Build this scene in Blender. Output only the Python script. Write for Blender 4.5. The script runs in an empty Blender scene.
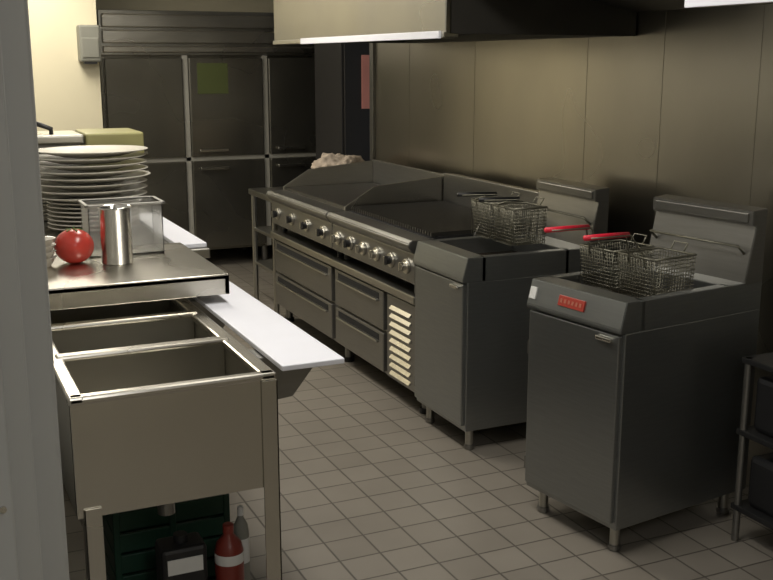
import bpy, bmesh, math, random
from mathutils import Vector, Matrix, noise
random.seed(4)
sc = bpy.context.scene
sc.view_settings.view_transform = 'Standard'
sc.view_settings.exposure = 0.0

# ------------------------------------------------------------ materials
def new_mat(name):
    m = bpy.data.materials.new(name); m.use_nodes = True
    nt = m.node_tree
    return m, nt, nt.nodes['Principled BSDF']

def plain(name, col, rough=0.5, metal=0.0, noise=0.06, scale=6.0, spec=0.5):
    m, nt, b = new_mat(name)
    tc = nt.nodes.new('ShaderNodeTexCoord')
    n = nt.nodes.new('ShaderNodeTexNoise'); n.inputs['Scale'].default_value = scale
    n.inputs['Detail'].default_value = 4
    nt.links.new(tc.outputs['Object'], n.inputs['Vector'])
    r = nt.nodes.new('ShaderNodeValToRGB')
    r.color_ramp.elements[0].position = 0.3; r.color_ramp.elements[1].position = 0.7
    r.color_ramp.elements[0].color = tuple(c*(1-noise) for c in col)+(1,)
    r.color_ramp.elements[1].color = tuple(min(1, c*(1+noise)) for c in col)+(1,)
    nt.links.new(n.outputs['Fac'], r.inputs['Fac'])
    nt.links.new(r.outputs['Color'], b.inputs['Base Color'])
    b.inputs['Roughness'].default_value = rough
    b.inputs['Metallic'].default_value = metal
    b.inputs['Specular IOR Level'].default_value = spec
    return m

def steel(name, col, rough=0.35, stretch=(3, 3, 40), var=0.04, metal=1.0, smudge=0.04, wave=0.12):
    m, nt, b = new_mat(name)
    tc = nt.nodes.new('ShaderNodeTexCoord')
    mp = nt.nodes.new('ShaderNodeMapping'); mp.inputs['Scale'].default_value = stretch
    n = nt.nodes.new('ShaderNodeTexNoise'); n.inputs['Scale'].default_value = 3
    n.inputs['Detail'].default_value = 3
    nt.links.new(tc.outputs['Object'], mp.inputs['Vector'])
    nt.links.new(mp.outputs['Vector'], n.inputs['Vector'])
    n2 = nt.nodes.new('ShaderNodeTexNoise'); n2.inputs['Scale'].default_value = 2.0
    n2.inputs['Detail'].default_value = 1
    nt.links.new(tc.outputs['Object'], n2.inputs['Vector'])
    mr = nt.nodes.new('ShaderNodeMapRange')
    mr.inputs['From Min'].default_value = 0.3; mr.inputs['From Max'].default_value = 0.7
    mr.inputs['To Min'].default_value = rough-smudge; mr.inputs['To Max'].default_value = rough+smudge
    nt.links.new(n2.outputs['Fac'], mr.inputs['Value'])
    nt.links.new(mr.outputs['Result'], b.inputs['Roughness'])
    r = nt.nodes.new('ShaderNodeValToRGB')
    r.color_ramp.elements[0].position = 0.3; r.color_ramp.elements[1].position = 0.7
    r.color_ramp.elements[0].color = tuple(c*(1-var) for c in col)+(1,)
    r.color_ramp.elements[1].color = tuple(min(1, c*(1+var)) for c in col)+(1,)
    nt.links.new(n.outputs['Fac'], r.inputs['Fac'])
    nt.links.new(r.outputs['Color'], b.inputs['Base Color'])
    n3 = nt.nodes.new('ShaderNodeTexNoise'); n3.inputs['Scale'].default_value = 2.2; n3.inputs['Detail'].default_value = 1
    nt.links.new(tc.outputs['Object'], n3.inputs['Vector'])
    bp = nt.nodes.new('ShaderNodeBump'); bp.inputs['Strength'].default_value = wave; bp.inputs['Distance'].default_value = 0.02
    nt.links.new(n3.outputs['Fac'], bp.inputs['Height']); nt.links.new(bp.outputs['Normal'], b.inputs['Normal'])
    b.inputs['Metallic'].default_value = metal
    return m

M = {}
M['steel'] = steel('brushed_steel', (0.44, 0.43, 0.39), 0.30)
M['steel_bright'] = steel('bright_steel', (0.66, 0.64, 0.58), 0.28)
M['steel_sink'] = steel('sink_steel', (0.60, 0.575, 0.51), 0.27, stretch=(1, 1, 1), wave=0.3)
M['steel_basin'] = steel('basin_steel', (0.50, 0.48, 0.42), 0.36, stretch=(1, 1, 1))
M['steel_wall'] = steel('wall_steel', (0.41, 0.385, 0.33), 0.29, stretch=(2, 2, 1), var=0.02, smudge=0.02, wave=0.15)
M['steel_dark'] = steel('equipment_steel', (0.27, 0.265, 0.25), 0.34, metal=0.92)
M['steel_fryer'] = steel('fryer_steel', (0.30, 0.31, 0.305), 0.35, metal=0.9)
M['steel_fridge'] = steel('fridge_steel', (0.27, 0.26, 0.225), 0.28, stretch=(1, 1, 1), metal=0.92)
M['steel_hood'] = steel('hood_steel', (0.33, 0.32, 0.29), 0.30, stretch=(1, 1, 1))
M['hood_under'] = plain('dark_hood_steel', (0.055, 0.052, 0.045), 0.45, 0.5)  # near-black steel for hood undersides, ends and filters
M['wire'] = plain('basket_wire', (0.24, 0.23, 0.18), 0.4, 0.8)
M['chrome'] = plain('polished_metal', (0.66, 0.65, 0.63), 0.16, 1.0, 0.02)
M['black'] = plain('black_plastic', (0.012, 0.012, 0.013), 0.5)
M['iron'] = plain('cast_iron', (0.022, 0.022, 0.022), 0.5, 0.3)
M['griddle'] = plain('griddle_plate', (0.10, 0.095, 0.085), 0.30, 0.8)
M['void'] = plain('dark_interior', (0.01, 0.01, 0.01), 0.8)
M['oil'] = plain('fryer_oil', (0.03, 0.018, 0.008), 0.15)
M['red'] = plain('red_rubber', (0.75, 0.02, 0.05), 0.45)
M['badge'] = plain('badge_red', (0.36, 0.04, 0.025), 0.4)
M['badge_txt'] = plain('badge_cream', (0.42, 0.14, 0.09), 0.4)
M['white'] = plain('white_plastic', (0.85, 0.86, 0.93), 0.4, noise=0.02)
M['china'] = plain('china', (0.62, 0.59, 0.52), 0.25, noise=0.02)
M['cream'] = plain('cream_paint', (0.74, 0.68, 0.50), 0.6, noise=0.03, scale=2)
M['jamb'] = plain('jamb_paint', (0.40, 0.40, 0.38), 0.5, noise=0.03, scale=3)
M['ceil'] = plain('ceiling_tile', (0.45, 0.43, 0.38), 0.8, noise=0.04)
M['dkrecess'] = plain('recess_dark', (0.025, 0.023, 0.022), 0.6)  # near-black colour puts the shade of the recess into its surfaces
M['grey'] = plain('grey_plastic', (0.22, 0.22, 0.19), 0.5)
M['ltgrey'] = plain('light_grey', (0.36, 0.35, 0.31), 0.5)
M['pink'] = plain('pink_paper', (0.85, 0.36, 0.30), 0.8)
M['green'] = plain('green_paper', (0.085, 0.105, 0.03), 0.7)
M['crate'] = plain('green_crate', (0.004, 0.040, 0.022), 0.5)
M['tomato'] = plain('tomato_skin', (0.50, 0.05, 0.035), 0.25, noise=0.2, scale=12)
M['leaf'] = plain('tomato_stem', (0.07, 0.16, 0.03), 0.6)
M['brass'] = plain('yellow_lid', (0.34, 0.32, 0.14), 0.35)
M['cloth'] = plain('towel_cloth', (0.50, 0.42, 0.34), 0.9, noise=0.25, scale=20)
M['label'] = plain('label_white', (0.7, 0.7, 0.68), 0.6)
M['redbottle'] = plain('red_bottle', (0.20, 0.03, 0.02), 0.35)
m, nt, b = new_mat('clear_plastic')
b.inputs['Base Color'].default_value = (0.93, 0.93, 0.91, 1); b.inputs['Roughness'].default_value = 0.12
b.inputs['Transmission Weight'].default_value = 0.9; b.inputs['IOR'].default_value = 1.1
M['clear'] = m
m, nt, b = new_mat('lamp_diffuser')
b.inputs['Emission Color'].default_value = (1, 0.95, 0.86, 1); b.inputs['Emission Strength'].default_value = 4
M['lamp'] = m

m, nt, b = new_mat('quarry_tile')
tc = nt.nodes.new('ShaderNodeTexCoord')
br = nt.nodes.new('ShaderNodeTexBrick')
br.offset = 0.0; br.squash = 1.0
br.inputs['Scale'].default_value = 1.0
br.inputs['Brick Width'].default_value = 0.152; br.inputs['Row Height'].default_value = 0.152
br.inputs['Mortar Size'].default_value = 0.0050; br.inputs['Mortar Smooth'].default_value = 0.6
br.inputs['Color1'].default_value = (0.29, 0.262, 0.222, 1); br.inputs['Color2'].default_value = (0.245, 0.22, 0.185, 1)
br.inputs['Mortar'].default_value = (0.10, 0.088, 0.073, 1)
nt.links.new(tc.outputs['Object'], br.inputs['Vector'])
n = nt.nodes.new('ShaderNodeTexNoise'); n.inputs['Scale'].default_value = 4; n.inputs['Detail'].default_value = 6
nt.links.new(tc.outputs['Object'], n.inputs['Vector'])
mx = nt.nodes.new('ShaderNodeMix'); mx.data_type = 'RGBA'; mx.blend_type = 'MULTIPLY'
mx.inputs['Factor'].default_value = 0.5
nt.links.new(br.outputs['Color'], mx.inputs['A'])
r = nt.nodes.new('ShaderNodeValToRGB')
r.color_ramp.elements[0].color = (0.55, 0.55, 0.55, 1); r.color_ramp.elements[1].color = (1, 1, 1, 1)
nt.links.new(n.outputs['Fac'], r.inputs['Fac']); nt.links.new(r.outputs['Color'], mx.inputs['B'])
nt.links.new(mx.outputs['Result'], b.inputs['Base Color'])
b.inputs['Roughness'].default_value = 0.42
bp = nt.nodes.new('ShaderNodeBump'); bp.inputs['Strength'].default_value = 0.3; bp.inputs['Distance'].default_value = 0.003
bp.invert = True
nt.links.new(br.outputs['Fac'], bp.inputs['Height']); nt.links.new(bp.outputs['Normal'], b.inputs['Normal'])
M['tile'] = m

# ------------------------------------------------------------ builder
class B:
    def __init__(self):
        self.bm = bmesh.new(); self.mats = []
    def mi(self, mat):
        if mat not in self.mats: self.mats.append(mat)
        return self.mats.index(mat)
    def merge(self, t, mat, smooth=False, xf=None):
        i = self.mi(mat)
        for f in t.faces:
            f.material_index = i; f.smooth = smooth
        if xf is not None: bmesh.ops.transform(t, matrix=xf, verts=t.verts)
        bmesh.ops.recalc_face_normals(t, faces=t.faces)
        me = bpy.data.meshes.new('tmp'); t.to_mesh(me); t.free()
        self.bm.from_mesh(me); bpy.data.meshes.remove(me)
    def box(self, x0, x1, y0, y1, z0, z1, mat, bev=0.003, xf=None):
        t = bmesh.new()
        bmesh.ops.create_cube(t, size=1)
        for v in t.verts:
            v.co = Vector((x0+(v.co.x+.5)*(x1-x0), y0+(v.co.y+.5)*(y1-y0), z0+(v.co.z+.5)*(z1-z0)))
        if bev > 0:
            bev = min(bev, 0.45*min(abs(x1-x0), abs(y1-y0), abs(z1-z0)))
            bmesh.ops.bevel(t, geom=list(t.edges), offset=bev, segments=2, affect='EDGES', profile=0.5)
        self.merge(t, mat, False, xf)
    def prism(self, pts, y0, y1, mat, bev=0.002, axis='y'):
        t = bmesh.new()
        def P(a, c, w):
            if axis == 'y': return (a, w, c)
            if axis == 'x': return (w, a, c)
            return (a, c, w)
        va = [t.verts.new(P(a, c, y0)) for a, c in pts]
        vb = [t.verts.new(P(a, c, y1)) for a, c in pts]
        t.faces.new(va); t.faces.new(list(reversed(vb)))
        k = len(pts)
        for i in range(k):
            t.faces.new((va[i], vb[i], vb[(i+1) % k], va[(i+1) % k]))
        bmesh.ops.recalc_face_normals(t, faces=t.faces)
        if bev: bmesh.ops.bevel(t, geom=list(t.edges), offset=bev, segments=2, affect='EDGES')
        self.merge(t, mat)
    def cyl(self, c, r, h, mat, axis='z', r2=None, seg=24, bev=0.0):
        t = bmesh.new()
        bmesh.ops.create_cone(t, cap_ends=True, segments=seg, radius1=r, radius2=r if r2 is None else r2, depth=h)
        if bev:
            es = [e for e in t.edges if abs(e.verts[0].co.z-e.verts[1].co.z) < 1e-6]
            bmesh.ops.bevel(t, geom=es, offset=bev, segments=2, affect='EDGES')
        R = Matrix.Identity(4)
        if axis == 'x': R = Matrix.Rotation(math.radians(90), 4, 'Y')
        if axis == 'y': R = Matrix.Rotation(math.radians(-90), 4, 'X')
        self.merge(t, mat, False, Matrix.Translation(c) @ R)
    def lathe(self, prof, c, mat, seg=40, sx=1, sy=1, rot=0):
        t = bmesh.new(); rings = []
        for (r, z) in prof:
            if r < 1e-6: rings.append([t.verts.new((0, 0, z))])
            else: rings.append([t.verts.new((r*sx*math.cos(2*math.pi*i/seg), r*sy*math.sin(2*math.pi*i/seg), z)) for i in range(seg)])
        for a, bb in zip(rings, rings[1:]):
            for i in range(seg):
                j = (i+1) % seg
                if len(a) == 1 and len(bb) == 1: continue
                if len(a) == 1: t.faces.new((a[0], bb[i], bb[j]))
                elif len(bb) == 1: t.faces.new((a[i], bb[0], a[j]))
                else: t.faces.new((a[i], bb[i], bb[j], a[j]))
        self.merge(t, mat, True, Matrix.Translation(c) @ Matrix.Rotation(rot, 4, 'Z'))
    def tube(self, pts, r, mat, seg=6, smooth=True):
        pts = [Vector(p) for p in pts]
        t = bmesh.new(); rings = []
        up = Vector((0, 0, 1))
        for i, p in enumerate(pts):
            if i == 0: d = pts[1]-pts[0]
            elif i == len(pts)-1: d = pts[-1]-pts[-2]
            else: d = (pts[i+1]-p).normalized()+(p-pts[i-1]).normalized()
            if d.length < 1e-6: d = pts[i]-pts[i-1]
            d.normalize()
            u = up if abs(d.dot(up)) < 0.95 else Vector((0.3, 1, 0))
            s = d.cross(u).normalized(); w = s.cross(d).normalized()
            rings.append([t.verts.new(p+r*(math.cos(2*math.pi*k/seg)*s+math.sin(2*math.pi*k/seg)*w)) for k in range(seg)])
        for a, bb in zip(rings, rings[1:]):
            for k in range(seg):
                t.faces.new((a[k], bb[k], bb[(k+1) % seg], a[(k+1) % seg]))
        t.faces.new(rings[0]); t.faces.new(list(reversed(rings[-1])))
        self.merge(t, mat, smooth)
    def done(self, name, loc=(0, 0, 0), rz=0, parent=None):
        me = bpy.data.meshes.new(name); self.bm.to_mesh(me); self.bm.free()
        for k in self.mats: me.materials.append(M[k])
        o = bpy.data.objects.new(name, me); sc.collection.objects.link(o)
        o.location = loc; o.rotation_euler = (0, 0, rz)
        if parent: o.parent = parent
        return o

def empty(name, loc=(0, 0, 0), rz=0):
    e = bpy.data.objects.new(name, None); sc.collection.objects.link(e)
    e.location = loc; e.rotation_euler = (0, 0, rz); e.empty_display_size = 0.1
    return e

# ------------------------------------------------------------ room shell
b = B(); b.box(-2.5, 3.9, -1.6, 9.3, -0.1, 0, 'tile', 0); b.done('floor')
b = B(); b.box(-2.5, 3.9, -1.6, 9.3, 2.7, 2.8, 'ceil', 0); b.done('ceiling')
b = B()
b.box(2.95, 3.15, -1.6, 6.68, 0, 2.7, 'steel_wall', 0)
for y in (1.2, 2.1, 3.06, 3.62, 4.17, 5.25, 6.1):
    b.box(2.9485, 2.951, y-0.010, y+0.010, 0.1, 2.69, 'steel_wall', 0.0)
b.box(2.93, 2.951, 6.63, 6.685, 0, 2.69, 'steel_dark', 0.003)
b.done('wall_right')
b = B(); b.box(3.75, 3.9, 6.68, 9.3, 0, 2.7, 'dkrecess', 0); b.done('wall_alcove')
b = B(); b.box(-2.5, 3.75, 9.15, 9.3, 0, 2.7, 'cream', 0); b.done('wall_far')
b = B(); b.box(-0.3, 1.32, 7.95, 8.1, 0, 2.7, 'cream', 0); b.done('wall_partition')
b = B(); b.box(0.02, 0.16, 1.75, 7.95, 0, 2.7, 'jamb', 0); b.done('wall_left')
b = B()
b.box(-0.05, 0.125, 1.52, 1.75, 0, 2.7, 'jamb', 0.004)
b.box(0.11, 0.172, 1.60, 1.66, 0, 2.7, 'jamb', 0.006)
b.box(-0.4, 0.09, 1.49, 1.52, 0, 2.7, 'jamb', 0.004)
b.cyl((0.075, 1.488, 1.42), 0.005, 0.006, 'steel_bright', 'y', seg=16)
b.cyl((0.075, 1.488, 1.05), 0.005, 0.006, 'steel_bright', 'y', seg=16)
b.done('door_1')
b = B(); b.box(-2.5, -0.05, 1.55, 1.7, 0, 2.7, 'jamb', 0); b.done('wall_front_left')
b = B(); b.box(-2.5, 3.15, -1.75, -1.6, 0, 2.7, 'cream', 0); b.done('wall_back')

# ------------------------------------------------------------ fryers
def basket(b, x0, x1, y0, y1, z0, z1, grip, hx, hz):
    w = 'wire'
    n = 16
    for i in range(n+1):
        x = x0+(x1-x0)*i/n
        b.tube([(x, y0, z1), (x, y0+0.01, z0), (x, y1-0.01, z0), (x, y1, z1)], 0.0015, w, 4)
    k = 12
    for j in range(k+1):
        y = y0+0.01+(y1-y0-0.02)*j/k
        b.tube([(x0, y, z1), (x0+0.02, y, z0), (x1-0.01, y, z0), (x1, y, z1)], 0.0018, w, 4)
    for j in range(1, 11):
        z = z0+(z1-z0)*j/11
        s = 0.02*(1-j/11)
        b.tube([(x0+s, y0, z), (x1, y0, z), (x1, y1, z), (x0+s, y1, z), (x0+s, y0, z)], 0.0016, w, 4)
    b.tube([(x0, y0, z1), (x1, y0, z1), (x1, y1, z1), (x0, y1, z1), (x0, y0, z1)], 0.004, w, 8)
    yc = (y0+y1)/2
    for s in (-1, 1):
        b.tube([(x0+0.01, yc+s*0.04, z1-0.05), (x0-0.005, yc+s*0.035, z1+0.01), (hx+0.20, yc+s*0.012, hz-0.005), (hx+0.02, yc+s*0.008, hz)], 0.003, w, 6)
    b.tube([(hx+0.20, yc, hz-0.004), (hx+0.1, yc, hz), (hx, yc, hz+0.002)], 0.0095, grip, 10)
    b.tube([(x1, yc-0.03, z1), (x1+0.02, yc-0.03, z1+0.03), (x1+0.02, yc+0.03, z1+0.03), (x1, yc+0.03, z1)], 0.003, w, 6)

def fryer(name, loc, rz, W=0.48, D=0.66, H=0.905, grip='red', badge=True, bx=(0.10, 0.42), bz=(0.90, 1.02), hx=-0.03, hz=1.08):
    e = empty(name, loc, rz)
    b = B()
    for x in (0.06, D-0.06):
        for y in (0.05, W-0.05):
            b.cyl((x, y, 0.06), 0.018, 0.10, 'steel', seg=20)
            b.cyl((x, y, 0.012), 0.023, 0.024, 'steel_dark', seg=20, bev=0.004)
    zt = H-0.105
    b.box(0.012, D, 0, W, 0.10, zt, 'steel_fryer', 0.003)
    b.box(-0.006, 0.014, 0.012, W-0.012, 0.125, zt-0.008, 'steel_fryer', 0.004)
    b.box(-0.020, -0.004, 0.04, 0.11, zt-0.035, zt-0.020, 'steel_bright', 0.004)
    for z in (0.2, 0.65):
        b.cyl((0.0, W-0.008, z), 0.006, 0.05, 'steel_dark', seg=10)
    b.prism([(-0.012, zt), (-0.012, zt+0.015), (0.012, H), (0.10, H), (0.10, zt)], 0, W, 'steel_fryer', 0.003)
    if badge:
        sl = math.atan2(0.024, H-zt-0.015)
        xf = Matrix.Translation((-0.0015, W*0.52, zt+0.058)) @ Matrix.Rotation(sl, 4, 'Y')
        b.box(-0.0045, 0.003, -0.065, 0.065, -0.019, 0.019, 'badge', 0.002, xf)
        for k in range(6):
            b.box(-0.006, -0.003, -0.052+k*0.019, -0.042+k*0.019, -0.007, 0.007, 'badge_txt', 0.0, xf)
        b.box(-0.0045, 0.003, 0.185, 0.218, -0.022, 0.022, 'label', 0.001, xf)
    tx0, tx1, ty0, ty1 = 0.10, 0.50, 0.04, W-0.04
    b.box(tx0-0.02, tx1+0.02, 0, ty0, zt-0.002, H, 'steel_fryer', 0.003)
    b.box(tx0-0.02, tx1+0.02, ty1, W, zt-0.002, H, 'steel_fryer', 0.003)
    b.box(tx1, D-0.0, 0, W, zt-0.002, H, 'steel_fryer', 0.003)
    b.box(tx0, tx1, ty0, ty1, zt-0.001, zt+0.03, 'oil', 0)
    b.prism([(D-0.10, H-0.01), (D-0.055, H+0.20), (D-0.075, H+0.205), (D-0.075, H+0.255), (D, H+0.262), (D, H-0.01)], 0.0, W, 'steel_dark', 0.003)
    b.box(D-0.082, D-0.070, 0.02, W-0.02, H+0.212, H+0.247, 'steel_dark', 0.003)
    b.tube([(D-0.075, 0.03, H+0.10), (D-0.11, 0.03, H+0.13), (D-0.11, W-0.03, H+0.13), (D-0.075, W-0.03, H+0.10)], 0.005, 'wire', 8)
    b.done('cabinet', parent=e)
    w2 = W/2
    for i, (a, c) in enumerate(((0.055, w2-0.012), (w2+0.012, W-0.055))):
        b = B(); basket(b, bx[0], bx[1], a, c, bz[0], bz[1], grip, hx, hz)
        b.done('basket_%d' % (i+1), parent=e)
    return e

fryer('deep_fryer', (2.075, 2.665, 0), math.radians(8), W=0.475, D=0.69, badge=True, bx=(0.19, 0.39), bz=(0.875, 1.02), hx=-0.055, hz=1.105)
fryer('deep_fryer', (2.075, 3.735, 0), 0, H=0.87, badge=False, grip='black', bx=(0.26, 0.43), bz=(0.895, 1.055), hx=0.14, hz=1.09, D=0.72)

# ------------------------------------------------------------ refrigerated chef base with cooking line
b = B()
X0, X1 = 2.10, 2.85
Y0, Y1 = 4.235, 6.36
b.box(X0+0.02, X1, Y0, Y1, 0.11, 0.56, 'steel_dark', 0.004)
b.box(X0-0.02, X1, Y0, Y1, 0.56, 0.60, 'steel', 0.006)
for y in (Y0+0.06, 5.28, Y1-0.06):
    for x in (X0+0.08, X1-0.08):
        b.cyl((x, y, 0.06), 0.022, 0.12, 'steel_dark', seg=16)
        b.cyl((x, y, 0.0125), 0.032, 0.025, 'black', seg=16)
b.box(X0+0.0, X0+0.022, Y0+0.02, 4.58, 0.12, 0.545, 'steel_dark', 0.003)
for k in range(9):
    z = 0.145+k*0.042
    b.prism([(X0-0.014, z), (X0+0.004, z+0.022), (X0+0.004, z)], Y0+0.07, 4.53, 'steel_bright', 0.001)
for (a, c) in ((4.62, 5.27), (5.33, 6.32)):
    for (z0, z1) in ((0.125, 0.33), (0.345, 0.545)):
        b.box(X0-0.004, X0+0.03, a, c, z0, z1, 'steel_dark', 0.005)
        b.box(X0-0.022, X0-0.002, a+0.05, c-0.05, z1-0.058, z1-0.047, 'steel', 0.004)
        b.box(X0-0.006, X0-0.002, a+0.05, c-0.05, z1-0.047, z1-0.015, 'void', 0.0)
b.done('chef_base_refrigerator')

def cooktop(name, y0, y1, nk, kind):
    b = B()
    for y in (y0+0.05, y1-0.05):
        for x in (X0+0.06, X1-0.08):
            b.cyl((x, y, 0.6225), 0.018, 0.043, 'black', seg=14)
    b.box(X0+0.02, X1-0.02, y0, y1, 0.64, 0.86, 'steel_dark', 0.004)
    b.box(X0-0.01, X0+0.03, y0, y1, 0.655, 0.80, 'steel_dark', 0.006)
    b.prism([(X0-0.045, 0.835), (X0-0.045, 0.85), (X0-0.03, 0.865), (X0+0.10, 0.865), (X0+0.10, 0.805), (X0-0.02, 0.805)], y0, y1, 'steel_dark', 0.004)
    for k in range(nk):
        y = y0+(y1-y0)*(k+0.5)/nk
        b.cyl((X0-0.016, y, 0.73), 0.036, 0.014, 'steel_bright', 'x', seg=24, bev=0.003)
        b.cyl((X0-0.032, y, 0.73), 0.023, 0.03, 'black' if kind == 'griddle' or k % 3 == 1 else 'steel_bright', 'x', r2=0.019, seg=20)
        b.box(X0-0.054, X0-0.044, y-0.004, y+0.004, 0.71, 0.75, 'steel_bright', 0.001)
    if kind == 'griddle':
        b.box(X0+0.08, X1-0.06, y0+0.03, y1-0.03, 0.86, 0.885, 'griddle', 0.004)
        for ya, yb in ((y0, y0+0.014), (y1-0.014, y1)):
            b.prism([(X0+0.07, 0.86), (X0+0.07, 0.885), (X0+0.25, 0.99), (X1-0.04, 1.03), (X1-0.04, 0.86)], ya, yb, 'steel_bright', 0.002)  # brighter steel puts the reflection on the side splash into its colour
        b.box(X1-0.05, X1-0.03, y0, y1, 0.86, 1.035, 'steel_dark', 0.003)
    else:
        b.box(X0+0.08, X1-0.07, y0+0.03, y1-0.03, 0.855, 0.868, 'void', 0)
        n = 36
        for i in range(n):
            y = y0+0.04+(y1-y0-0.08)*i/(n-1)
            b.box(X0+0.09, X1-0.08, y-0.005, y+0.005, 0.872, 0.892, 'griddle', 0.001)
        for x in (X0+0.12, (X0+X1)/2, X1-0.12):
            b.box(x-0.006, x+0.006, y0+0.035, y1-0.035, 0.866, 0.874, 'iron', 0)
        b.box(X1-0.07, X1-0.03, y0, y1, 0.86, 1.05, 'steel_dark', 0.004)
        b.prism([(X0+0.3, 0.86), (X0+0.34, 0.93), (X1-0.06, 1.0), (X1-0.06, 0.86)], y0, y0+0.012, 'steel_dark', 0.002)
    return b.done(name)
cooktop('charbroiler', 4.245, 5.285, 6, 'broil')
cooktop('griddle', 5.295, 6.35, 4, 'griddle')

b = B()
sx0, sx1, sy0, sy1 = 2.12, 2.86, 6.44, 6.95
b.box(sx0, sx1, sy0, sy1, 0.77, 0.81, 'steel', 0.006)
b.box(sx0+0.02, sx1-0.02, sy0+0.02, sy1-0.02, 0.28, 0.30, 'steel', 0.004)
b.box(sx0+0.02, sx1-0.02, sy0+0.02, sy1-0.02, 0.52, 0.54, 'steel', 0.004)
for x in (sx0+0.03, sx1-0.03):
    for y in (sy0+0.03, sy1-0.03):
        b.cyl((x, y, 0.39), 0.018, 0.78, 'steel', seg=16)
b.done('equipment_stand')
b = B()
t = bmesh.new()
bmesh.ops.create_icosphere(t, subdivisions=5, radius=1)
for v in t.verts:
    p = v.co.copy()
    d = 1+0.35*noise.noise(p*1.6+Vector((3, 1, 2)))+0.22*abs(noise.noise(p*4.2))+0.08*noise.noise(p*9)
    z = p.z*d*0.13+0.125
    v.co = Vector((p.x*d*0.17, p.y*d*0.12, max(0.0, z)))
b.merge(t, 'cloth', True)
b.done('crumpled_towels', (2.66, 6.60, 0.81))

# ------------------------------------------------------------ refrigerator
b = B()
fx = (1.385, 2.04, 2.70, 3.36); FY = 8.3
b.box(fx[0], fx[3], FY+0.03, FY+0.8, 0.14, 2.06, 'steel_fridge', 0.006)
for x in (fx[0]+0.08, fx[1], fx[2], fx[3]-0.08):
    for y in (FY+0.12, FY+0.7):
        b.cyl((x, y, 0.075), 0.03, 0.15, 'steel_dark', seg=14)
b.box(fx[0], fx[3], FY-0.01, FY+0.05, 1.72, 2.06, 'steel', 0.005)
for (z, h) in ((1.74, 0.05), (1.81, 0.10), (1.93, 0.10)):
    b.box(fx[0]+0.02, fx[3]-0.02, FY-0.03, FY-0.008, z, z+h, 'steel_bright', 0.014)
for i in range(3):
    a, c = fx[i]+0.025, fx[i+1]-0.025
    for (z0, z1) in ((0.17, 0.885), (0.92, 1.70)):
        b.box(a, c, FY-0.03, FY+0.03, z0, z1, 'steel_fridge', 0.008)
        zz = z1-0.06 if z1 < 1 else z0+0.05
        b.box(a+0.06, a+0.30, FY-0.062, FY-0.045, zz-0.012, zz+0.012, 'steel_bright', 0.005)
        for q in (a+0.08, a+0.28):
            b.cyl((q, FY-0.038, zz), 0.008, 0.03, 'steel', 'y', seg=10)
for x in fx[1:3]:
    b.box(x-0.022, x+0.022, FY-0.012, FY+0.04, 0.15, 1.72, 'ltgrey', 0.003)
b.box(fx[0], fx[3], FY-0.012, FY+0.04, 0.885, 0.92, 'ltgrey', 0.003)
b.box(2.13, 2.38, FY-0.0335, FY-0.0295, 1.42, 1.66, 'green', 0)
b.done('reach_in_refrigerator')

b = B()
b.box(2.93, 3.6, 7.2, 7.75, 0, 2.15, 'dkrecess', 0.006)  # block with door panels, added so the recess shows as a dark opening
b.box(2.95, 3.26, 7.185, 7.2, 0.08, 2.1, 'dkrecess', 0.006)
b.box(3.28, 3.58, 7.185, 7.2, 0.08, 2.1, 'dkrecess', 0.006)
b.cyl((3.24, 7.17, 1.1), 0.012, 0.03, 'steel', 'y', seg=12)
b.done('dark_recess_block')
b = B(); b.box(3.085, 3.175, 7.178, 7.184, 1.33, 1.72, 'pink', 0); b.done('pink_notice_paper')

b = B()
b.box(1.17, 1.32, 7.83, 7.952, 1.67, 1.93, 'grey', 0.015)
b.box(1.185, 1.305, 7.822, 7.835, 1.70, 1.84, 'grey', 0.008)
b.box(1.20, 1.29, 7.84, 7.90, 1.655, 1.672, 'black', 0.002)
b.done('soap_dispenser')

# ------------------------------------------------------------ hoods
def hood(name, y0, y1, x0, zb, sheen_y0, sheen_y1, zback):
    b = B()
    b.box(x0, x0+0.03, y0, y1, zb, 2.70, 'steel_hood', 0.004)
    b.box(x0-0.010, x0+0.06, y0, y1, zb-0.015, zb+0.008, 'steel', 0.004)
    for ya, yb in ((y0, y0+0.02), (y1-0.02, y1)):
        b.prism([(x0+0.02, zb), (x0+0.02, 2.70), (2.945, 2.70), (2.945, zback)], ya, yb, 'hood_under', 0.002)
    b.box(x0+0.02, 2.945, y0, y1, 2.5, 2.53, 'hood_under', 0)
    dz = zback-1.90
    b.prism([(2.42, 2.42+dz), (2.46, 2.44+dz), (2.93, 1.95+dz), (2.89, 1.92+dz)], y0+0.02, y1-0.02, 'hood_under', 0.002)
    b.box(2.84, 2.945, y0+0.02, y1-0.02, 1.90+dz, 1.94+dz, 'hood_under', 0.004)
    b.box(x0-0.020, x0-0.008, sheen_y0, sheen_y1, zb-0.018, zb+0.012, 'white', 0.002)  # white strip paints the bright reflection along the hood lip
    return b.done(name)
hood('exhaust_hood', 3.80, 5.95, 2.0, 1.785, 3.82, 5.45, 1.785)
hood('exhaust_hood', 1.0, 2.36, 2.0, 1.84, 1.1, 2.35, 1.93)
b = B()
y0, y1 = 2.37, 3.79
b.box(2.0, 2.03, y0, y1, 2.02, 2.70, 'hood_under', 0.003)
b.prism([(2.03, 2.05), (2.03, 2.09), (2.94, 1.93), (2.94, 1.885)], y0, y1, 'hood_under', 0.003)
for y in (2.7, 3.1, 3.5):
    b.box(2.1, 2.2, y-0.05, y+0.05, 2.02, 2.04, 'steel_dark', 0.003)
b.done('exhaust_hood')

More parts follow.
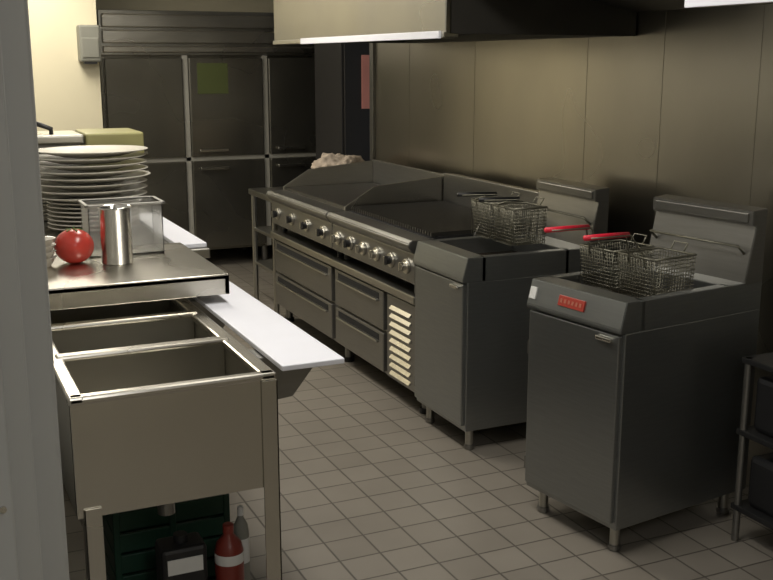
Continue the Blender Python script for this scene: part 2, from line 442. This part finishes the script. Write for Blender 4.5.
# ------------------------------------------------------------ three compartment sink
b = B()
ax0, ax1, ay0, ay1, az = 0.30, 0.845, 2.555, 3.70, 0.86
S = 'steel_sink'; T = 'steel_basin'
b.box(ax0, ax1, ay0, ay0+0.035, az-0.022, az, S, 0.008)
b.box(ax0, ax0+0.04, ay0, ay1, az-0.022, az, S, 0.006)
b.box(ax1-0.045, ax1, ay0, ay1, az-0.022, az, S, 0.006)
b.box(ax0, ax1, ay1-0.04, ay1, az-0.022, az, S, 0.006)
for y in (2.955, 3.32):
    b.box(ax0+0.02, ax1-0.02, y-0.022, y+0.022, az-0.012, az+0.004, S, 0.007)
    b.box(ax0+0.035, ax1-0.035, y-0.010, y+0.010, 0.56, az-0.008, T, 0.002)
b.box(ax0+0.004, ax1-0.006, ay0+0.003, ay0+0.022, 0.535, az-0.010, S, 0.001)
b.box(ax0+0.012, ax1-0.012, ay1-0.03, ay1-0.014, 0.535, az-0.012, T, 0.001)
b.box(ax0+0.004, ax0+0.030, ay0+0.006, ay1-0.014, 0.535, az-0.012, T, 0.001)
b.box(ax1-0.034, ax1-0.010, ay0+0.006, ay1-0.014, 0.535, az-0.012, T, 0.001)
b.box(ax0+0.012, ax1-0.012, ay0+0.006, ay1-0.014, 0.535, 0.555, T, 0.001)
for y in (2.76, 3.14, 3.5):
    b.cyl(((ax0+ax1)/2, y, 0.557), 0.045, 0.006, 'chrome', seg=24)
    b.cyl(((ax0+ax1)/2, y, 0.561), 0.028, 0.004, 'void', seg=20)
    b.cyl(((ax0+ax1)/2, y, 0.48), 0.025, 0.12, 'steel_dark', seg=16)
for (x, sx) in ((ax0+0.02, 1), (ax1+0.0, -1)):
    for (y, sy) in ((ay0-0.004, 1), (ay1-0.01, -1)):
        b.box(min(x, x+sx*0.045), max(x, x+sx*0.045), min(y, y+sy*0.005), max(y, y+sy*0.005), 0.0, az-0.02 if sx < 0 else 0.56, S, 0.001)
        b.box(min(x, x+sx*0.005), max(x, x+sx*0.005), min(y, y+sy*0.045), max(y, y+sy*0.045), 0.0, az-0.02 if sx < 0 else 0.56, S, 0.001)
for y in (2.72, 3.5):
    b.prism([(ax1-0.012, 0.72), (ax1-0.012, 0.855), (ax1+0.185, 0.855), (ax1+0.185, 0.835), (ax1+0.10, 0.73)], y-0.004, y+0.10, 'steel_dark', 0.002)
b.done('three_compartment_sink')
b = B(); b.box(0.862, 1.045, 2.56, 3.74, 0.858, 0.874, 'white', 0.003); b.done('cutting_board')

b = B()
b.box(0.22, 0.945, 3.345, 4.03, 0.955, 0.975, S, 0.004)
b.box(0.22, 0.945, 3.345, 3.362, 0.905, 0.972, S, 0.002)
b.box(0.928, 0.945, 3.345, 4.03, 0.905, 0.972, S, 0.002)
for (x, y) in ((0.25, 3.75), (0.88, 3.78), (0.25, 3.99), (0.88, 3.99)):
    b.cyl((x, y, 0.478), 0.018, 0.956, S, seg=16)
b.done('work_shelf')

b = B()
b.box(0.22, 1.08, 4.09, 5.55, 0.89, 0.93, 'steel', 0.004)
b.box(0.28, 1.02, 4.15, 5.5, 0.25, 0.27, 'steel', 0.004)
for x in (0.27, 1.03):
    for y in (4.14, 4.8, 5.5):
        b.cyl((x, y, 0.445), 0.02, 0.89, 'steel', seg=16)
        b.cyl((x, y, 0.015), 0.028, 0.03, 'steel_bright', seg=16)
b.done('prep_table')
b = B(); b.box(0.955, 1.075, 4.12, 5.08, 0.931, 0.950, 'white', 0.004); b.done('cutting_board')

b = B(); z = 0.931
def plate(r, z, d, dx=0):
    b.lathe([(0, z), (r*0.55, z), (r*0.6, z+0.004), (r*0.97, z+d), (r, z+d+0.003), (r*0.985, z+d+0.006), (r*0.93, z+d+0.004), (r*0.58, z+0.012), (0, z+0.010)],
            (0.735+dx, 4.80, 0), 'china', 56, 1.0, 0.85, 0)
for k in range(7):
    plate(0.205, z, 0.018); z += 0.019
for k in range(8):
    plate(0.253+random.uniform(-.006, .006), z, 0.024, random.uniform(-.008, .008)); z += 0.0285
b.done('dinner_plate_stack')

b = B(); z = 0.931
for k in range(7):
    b.box(0.47, 1.0, 5.12, 5.44, z, z+0.035, 'steel', 0.01)
    b.box(0.455, 1.015, 5.105, 5.455, z+0.035, z+0.042, 'steel_bright', 0.003)
    z += 0.043
b.box(0.455, 0.76, 5.105, 5.455, z, z+0.02, 'steel', 0.01)
b.box(0.46, 0.755, 5.11, 5.45, z+0.03, z+0.05, 'steel_bright', 0.01)
b.box(0.455, 0.76, 5.105, 5.455, z+0.06, z+0.105, 'steel', 0.01)
b.box(0.48, 0.74, 5.12, 5.44, z, z+0.09, 'steel_dark', 0.01)
b.box(0.765, 1.04, 5.105, 5.455, z, z+0.11, 'brass', 0.01)
b.tube([(0.62, 5.2, z+0.10), (0.62, 5.2, z+0.13), (0.57, 5.22, z+0.15), (0.54, 5.24, z+0.16)], 0.012, 'black', 10)
b.done('hotel_pan_stack')

b = B(); R = 0.069
prof = [(0, 0.006)]
for k in range(1, 16):
    a = -math.pi/2+math.pi*k/16
    prof.append((R*math.cos(a)*1.0, R*0.9+R*0.9*math.sin(a)))
prof += [(R*0.12, R*1.72), (0, R*1.66)]
b.lathe(prof, (0, 0, 0), 'tomato', 40)
for k in range(5):
    a = k*2*math.pi/5
    b.tube([(0, 0, R*1.68), (0.014*math.cos(a), 0.014*math.sin(a), R*1.78), (0.030*math.cos(a), 0.030*math.sin(a), R*1.72)], 0.003, 'leaf', 5)
b.tube([(0, 0, R*1.66), (0.002, 0, R*1.9)], 0.003, 'leaf', 6)
b.done('tomato', (0.50, 3.76, 0.974))

b = B()
b.lathe([(0, 0), (0.052, 0), (0.055, 0.004), (0.056, 0.195), (0.060, 0.199), (0.058, 0.203), (0.053, 0.198), (0.052, 0.008), (0, 0.006)], (0, 0, 0), 'chrome', 48)
b.done('bain_marie_canister', (0.638, 3.70, 0.975))
b = B()
b.box(0, 0.27, 0, 0.17, 0, 0.005, 'clear', 0)
for q in ((0, 0.003, 0, 0.17), (0.267, 0.27, 0, 0.17), (0, 0.27, 0, 0.003), (0, 0.27, 0.167, 0.17)):
    b.box(q[0], q[1], q[2], q[3], 0, 0.19, 'clear', 0)
b.box(-0.01, 0.28, -0.01, 0.003, 0.185, 0.193, 'ltgrey', 0.002)
b.box(-0.01, 0.28, 0.167, 0.18, 0.185, 0.193, 'ltgrey', 0.002)
b.box(-0.01, 0.003, -0.01, 0.18, 0.185, 0.193, 'ltgrey', 0.002)
b.box(0.267, 0.28, -0.01, 0.18, 0.185, 0.193, 'ltgrey', 0.002)
b.done('food_storage_container', (0.565, 3.83, 0.976))
b = B()
for k in range(4):
    z = k*0.022
    b.lathe([(0, z), (0.03, z), (0.048, z+0.03), (0.052, z+0.033), (0.047, z+0.030), (0.028, z+0.005), (0, z+0.005)], (0, 0, 0), 'china', 32)
b.done('soup_bowl_stack', (0.385, 3.74, 0.976))

# ------------------------------------------------------------ under sink
b = B()
cx0, cx1, cy0, cy1, cz = 0.45, 0.81, 2.95, 3.35, 0.36
b.box(cx0, cx1, cy0, cy1, 0, 0.02, 'crate', 0.004)
for k in range(5):
    z0 = 0.02+k*0.069
    for (p, q) in ((cy0, cy0+0.014), (cy1-0.014, cy1)):
        b.box(cx0, cx1, p, q, z0, z0+0.06, 'crate', 0.003)
    for (p, q) in ((cx0, cx0+0.014), (cx1-0.014, cx1)):
        b.box(p, q, cy0, cy1, z0, z0+0.06, 'crate', 0.003)
for x in (cx0, (cx0+cx1)/2-0.01, cx1-0.02):
    b.box(x, x+0.02, cy0-0.003, cy0+0.016, 0, cz, 'crate', 0.003)
    b.box(x, x+0.02, cy1-0.016, cy1+0.003, 0, cz, 'crate', 0.003)
b.done('plastic_crate')
def jug(name, x, y, body, cap, r=0.055, h=0.32, lab=(0.2, 0.56)):
    b = B()
    b.lathe([(0, 0), (r*0.95, 0), (r, 0.01), (r, h*0.78), (r*0.85, h*0.85), (r*0.33, h*0.92), (r*0.33, h*0.94), (0, h*0.94)], (0, 0, 0), body, 32)
    b.cyl((0, 0, h*0.96), r*0.38, h*0.08, cap, seg=18, bev=0.003)
    b.lathe([(r*1.01, h*lab[0]), (r*1.015, h*lab[0]+.003), (r*1.015, h*lab[1]-.003), (r*1.01, h*lab[1])], (0, 0, 0), 'label', 32)
    b.done(name, (x, y, 0))
b = B()
b.box(-0.065, 0.065, -0.05, 0.05, 0, 0.345, 'black', 0.012)
b.box(-0.05, 0.05, -0.053, -0.049, 0.27, 0.315, 'label', 0.0)
b.cyl((0.0, 0, 0.355), 0.02, 0.025, 'black', seg=16)
b.done('detergent_jug', (0.60, 2.72, 0))
jug('sanitizer_bottle', 0.735, 2.70, 'redbottle', 'redbottle', 0.042, 0.38, (0.70, 0.78))
jug('spray_bottle', 0.795, 2.78, 'grey', 'label', 0.024, 0.39, (0.55, 0.75))

b = B()
for x in (2.565, 2.90):
    for y in (2.02, 2.60):
        b.cyl((x, y, 0.34), 0.013, 0.68, 'steel_dark', seg=12)
for z in (0.12, 0.40, 0.66):
    b.box(2.55, 2.92, 2.0, 2.62, z, z+0.02, 'iron', 0.003)
b.box(2.58, 2.88, 2.05, 2.58, 0.42, 0.62, 'black', 0.02)
b.box(2.58, 2.88, 2.05, 2.58, 0.14, 0.33, 'black', 0.02)
b.done('storage_shelf')

# ------------------------------------------------------------ lights
def fixture(x, y, sx, sy, power, col):
    b = B()
    b.box(-sx/2-0.04, sx/2+0.04, -sy/2-0.04, sy/2+0.04, 0.02, 0.06, 'label', 0.004)
    b.box(-sx/2, sx/2, -sy/2, sy/2, 0.008, 0.022, 'lamp', 0.002)
    b.done('ceiling_light_fixture', (x, y, 2.64))
    l = bpy.data.lights.new('fluorescent', 'AREA'); l.shape = 'RECTANGLE'; l.size = sx; l.size_y = sy
    l.energy = power; l.color = col
    o = bpy.data.objects.new('fluorescent_light', l); sc.collection.objects.link(o)
    o.location = (x, y, 2.63)
fixture(0.5, -0.6, 0.35, 1.2, 17, (0.97, 0.97, 1.0))  # unseen fixture added behind the camera to brighten jamb and fryer sides
fixture(1.05, 2.6, 0.35, 1.2, 22, (1, 0.96, 0.89))
fixture(1.15, 4.9, 0.35, 1.2, 23, (1, 0.94, 0.83))
fixture(0.80, 7.0, 0.6, 1.2, 29, (1, 0.92, 0.77))
w = bpy.data.worlds.new('world'); sc.world = w; w.use_nodes = True
w.node_tree.nodes['Background'].inputs[0].default_value = (0.8, 0.85, 0.9, 1)
w.node_tree.nodes['Background'].inputs[1].default_value = 0.3

# ------------------------------------------------------------ camera
cd = bpy.data.cameras.new('camera'); cam = bpy.data.objects.new('camera', cd); sc.collection.objects.link(cam)
cam.location = (0, 0, 1.68); cam.rotation_euler = (math.radians(90-12.5), 0, -math.radians(24.6))
cd.sensor_width = 36; cd.lens = 48.2; cd.clip_start = 0.05
sc.camera = cam
